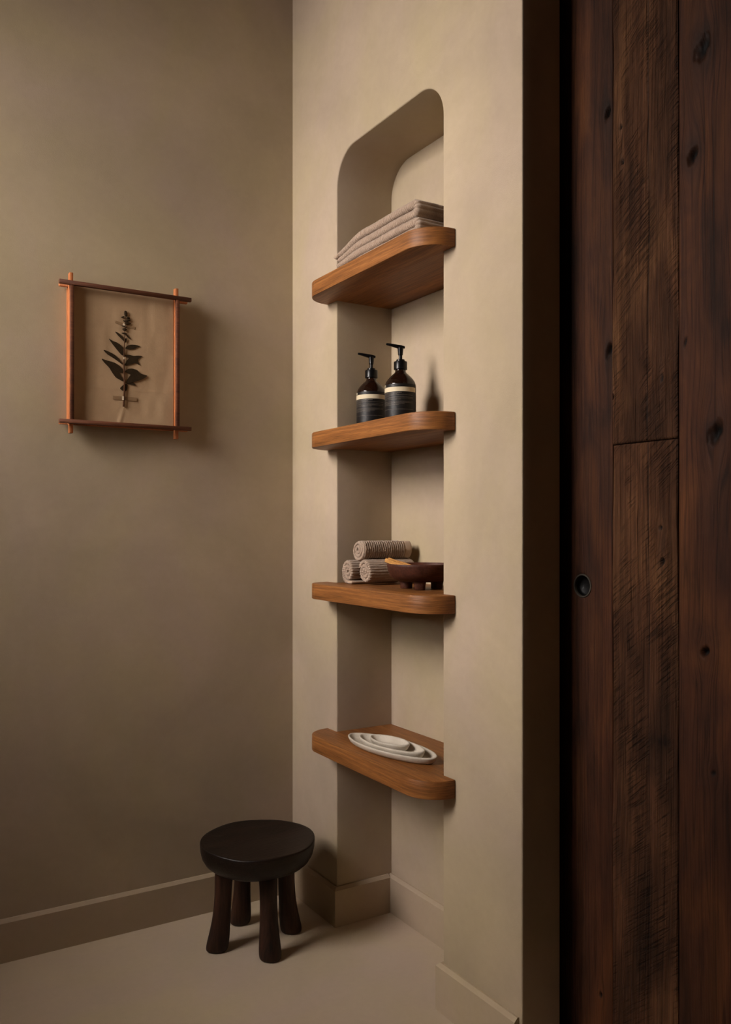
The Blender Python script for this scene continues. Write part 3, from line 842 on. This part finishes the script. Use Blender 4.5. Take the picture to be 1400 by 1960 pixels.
for (fx, fy) in ((-0.362, -0.240), (-0.238, -0.117), (-0.252, -0.368), (-0.128, -0.250)):
    tx, ty = SC[0] + (fx - SC[0]) * 0.80, SC[1] + (fy - SC[1]) * 0.80
    o = obj('leg', leg_mesh((tx, ty, ST - 0.062), (fx, fy, 0.0)), M['stool_leg'], stool)
    sub = o.modifiers.new('round', 'SUBSURF'); sub.levels = 1; sub.render_levels = 2

# ------------------------------------------------------------------ framed pressed plant
FR = empty('framed_plant', (-0.555, YL, 1.51)); tag(FR, 'pressed dried plant on paper in crossed-stick wooden frame', 'picture')
yf = YL - 0.050
RZ0, RZ1 = 1.5060, 1.9000         # centre heights of the rails
for (z, dz0, dz1) in ((RZ1, 0, 0), (RZ0, 0, 0)):
    obj('front_rail', box_mesh('front_rail', -0.7500, -0.3620, yf, yf + 0.012, z - 0.0058, z + 0.0058, 0.0008, 1), M['frame_dark'], FR)
    obj('back_rail', box_mesh('back_rail', -0.7440, -0.3640, YL - 0.020, YL - 0.008, z - 0.0058, z + 0.0058, 0.0008, 1), M['frame_light'], FR)
for x in (-0.7150, -0.4045):
    obj('front_stile', box_mesh('front_stile', x - 0.0052, x + 0.0052, yf + 0.001, yf + 0.012, RZ0 + 0.0058, RZ1 - 0.0058, 0.0006, 1), M['frame_dark'], FR)
    st = obj('stile', box_mesh('stile', x - 0.0052, x + 0.0052, YL - 0.038, YL - 0.020, 1.4745, 1.9315, 0.0008, 1), M['frame_light'], FR)
    obj('stile_backing', box_mesh('stile_backing', x - 0.0052, x + 0.0052, YL - 0.020, YL - 0.0005, RZ0 + 0.0058, RZ1 - 0.0058), M['frame_light'], FR)
# paper, gently cockled, with a fold
yp = YL - 0.0280
px0, px1, pz0, pz1 = -0.7098, -0.4097, RZ0 - 0.004, RZ1 + 0.005
nx_, nz_ = 90, 110
xs, zs = np.linspace(px0, px1, nx_), np.linspace(pz0, pz1, nz_)
XX, ZZ = np.meshgrid(xs, zs, indexing='ij')
edge = np.clip(np.minimum(np.minimum(XX - px0, px1 - XX), np.minimum(ZZ - pz0, pz1 - ZZ)) / 0.03, 0, 1)
YY = yp - edge * (0.0022 * (vnoise(XX * 14, ZZ * 9, 2) - 0.5) + 0.0012 * (vnoise(XX * 45, ZZ * 16, 4) - 0.5)) - 0.0006 * np.exp(-((ZZ - 1.612 - 0.0 * XX) / 0.002) ** 2)
YY -= 0.0016 * np.exp(-((XX + 0.566 - 0.25 * (ZZ - 1.55)) / 0.006) ** 2) * np.clip((1.575 - ZZ) / 0.04, 0, 1)
V = np.stack([XX, YY, ZZ], -1).reshape(-1, 3); idx = np.arange(nx_ * nz_).reshape(nx_, nz_)
F = np.stack([idx[:-1, :-1], idx[1:, :-1], idx[1:, 1:], idx[:-1, 1:]], -1).reshape(-1, 4)
pap = obj('backing_paper', mesh('backing_paper', V, F, True), M['paper'], FR)
sol = pap.modifiers.new('thick', 'SOLIDIFY'); sol.thickness = 0.0008; sol.offset = 1

CA, SA = math.cos(YAW), math.sin(YAW)
YPL = yp - 0.0030
def wz(u, v):
    """a point measured on the plant sheet -> metres on the sheet"""
    X = -0.5649 + (u - 560) * (0.1383 / 795.0)
    Z = 1.5611 - (v - 1780) * (0.2824 / 1620.0) - 0.0
    Z -= (u - 560) * (-0.0000) 
    return X, Z
plant = None
def flat(name, pts, y, th, mat, parent, curl=0.0006):
    bm = bmesh.new()
    A = [bm.verts.new((p[0], y, p[1])) for p in pts]
    f = bm.faces.new(A)
    if f.normal.y > 0: f.normal_flip()
    ex = bmesh.ops.extrude_face_region(bm, geom=[f])
    for g in ex['geom']:
        if isinstance(g, bmesh.types.BMVert): g.co.y -= th
    bmesh.ops.triangulate(bm, faces=list(bm.faces))
    return obj(name, bm_mesh(name, bm), mat, parent)
def tube2(name, pts, r, mat, parent, seg=10):
    bm = bmesh.new(); rings = []
    for (x, y, z, q) in pts:
        rings.append([bm.verts.new((x + q * math.cos(2 * PI * k / seg), y + q * math.sin(2 * PI * k / seg) * 0.7, z)) for k in range(seg)])
    for a, b_ in zip(rings[:-1], rings[1:]):
        for k in range(seg): bm.faces.new((a[k], a[(k + 1) % seg], b_[(k + 1) % seg], b_[k]))
    bm.faces.new(rings[0]); bm.faces.new(rings[-1])
    return obj(name, bm_mesh(name, bm, True, 60), mat, parent)
sps = [(560, 1780, 3.0), (568, 1640, 2.9), (576, 1500, 2.7), (578, 1350, 2.5), (574, 1200, 2.3), (568, 1050, 2.0), (570, 900, 1.7), (576, 750, 1.4), (580, 600, 1.2), (585, 450, 1.1), (595, 300, 1.0), (595, 180, 0.8)]
plant = tube2('pressed_plant', [(wz(u, v)[0], YPL - 0.001, wz(u, v)[1], q * 0.001) for u, v, q in sps], 0, M['stem'], FR)
LEAVES = [
 [(410,520),(480,545),(540,590),(580,640),(600,690),(575,680),(530,640),(470,590)],
 [(600,540),(640,570),(690,635),(650,615),(610,580)],
 [(578,705),(578,630),(622,615),(617,660),(592,705)],
 [(310,650),(380,690),(450,705),(520,745),(565,800),(557,820),(578,930),(530,910),(470,850),(400,770),(350,710)],
 [(583,797),(620,745),(690,715),(780,712),(860,730),(810,745),(750,785),(660,805)],
 [(215,850),(300,870),(400,910),(480,970),(545,1060),(540,1070),(480,1030),(380,970),(280,920)],
 [(580,905),(650,890),(730,905),(810,890),(895,890),(840,930),(800,970),(850,1065),(770,1015),(700,1050),(620,1078),(575,1080),(620,1000),(660,945),(600,930)],
 [(185,1000),(270,1025),(400,1045),(500,1095),(560,1170),(550,1215),(520,1215),(490,1200),(510,1240),(560,1340),(560,1360),(500,1330),(430,1300),(370,1220),(320,1140),(240,1070)],
 [(583,1182),(640,1130),(720,1120),(800,1140),(850,1190),(900,1205),(980,1215),(920,1270),(820,1320),(720,1355),(620,1385),(600,1370),(640,1290),(690,1225),(630,1210)],
 [(600,1372),(680,1345),(740,1360),(780,1405),(700,1400),(620,1390)],
 [(495,1480),(540,1430),(580,1395),(635,1395),(630,1460),(615,1510),(560,1520)]]
def chaikin(p, n=2):
    for _ in range(n):
        q = []
        for i in range(len(p)):
            a, b_ = p[i], p[(i + 1) % len(p)]
            q.append((a[0] * .8 + b_[0] * .2, a[1] * .8 + b_[1] * .2)); q.append((a[0] * .2 + b_[0] * .8, a[1] * .2 + b_[1] * .8))
        p = q
    return p
for i, L in enumerate(LEAVES):
    flat('leaf', [wz(u, v) for u, v in chaikin(L)], YPL + 0.0006 - 0.0003 * (i % 3), 0.0007, M['leaf'], plant)
for (u, v, a, b_, rt) in ((600,205,32,52,.1),(550,268,32,13,.4),(640,268,26,18,-.3),(640,310,36,22,.2),(600,338,42,18,-.2),(630,368,50,22,.1),(560,420,30,9,0),(605,435,20,11,.4),(580,475,38,28,0),(575,542,42,15,0)):
    cx_, cz_ = wz(u, v); k_ = 0.000174
    n_ = 14; vs, fs = [], []
    me = lathe('bud', [(0, -1), (0.55, -0.8), (0.9, -0.35), (1, 0.1), (0.8, 0.62), (0.4, 0.92), (0, 1)], (0, 0, 0), n_, sharp=None)
    for w in me.vertices:
        x, y, z = w.co
        x, z = x * a * k_, z * b_ * k_
        x *= 1 + 0.25 * math.sin(z * 4000); y *= 0.0024
        w.co = (cx_ + x * math.cos(rt) - z * math.sin(rt), YPL - 0.0006 + y, cz_ + x * math.sin(rt) + z * math.cos(rt))
    obj('bud', me, M['leaf'], plant)
def strip(u0, v0, u1, v1, hw, y, mat, nm):
    (x0, z0), (x1, z1) = wz(u0, v0), wz(u1, v1)
    d = Vector((x1 - x0, z1 - z0)); n_ = Vector((-d.y, d.x)).normalized() * hw
    flat(nm, [(x0 + n_.x, z0 + n_.y), (x1 + n_.x, z1 + n_.y), (x1 - n_.x, z1 - n_.y), (x0 - n_.x, z0 - n_.y)], y, 0.0002, mat, FR)
strip(425, 360, 555, 390, 0.0038, YPL + 0.0012, M['tape'], 'tape')
strip(600, 400, 760, 430, 0.0040, YPL + 0.0012, M['tape'], 'tape')
strip(385, 1638, 545, 1638, 0.0055, YPL + 0.0012, M['tape'], 'tape')
strip(580, 1638, 790, 1640, 0.0055, YPL + 0.0012, M['tape'], 'tape')
strip(545, 393, 580, 397, 0.0030, YPL - 0.0030, M['tape_white'], 'tape')
strip(552, 965, 572, 966, 0.0030, YPL - 0.0036, M['tape_white'], 'tape')
strip(530, 1640, 562, 1640, 0.0055, YPL - 0.0042, M['tape_white'], 'tape')
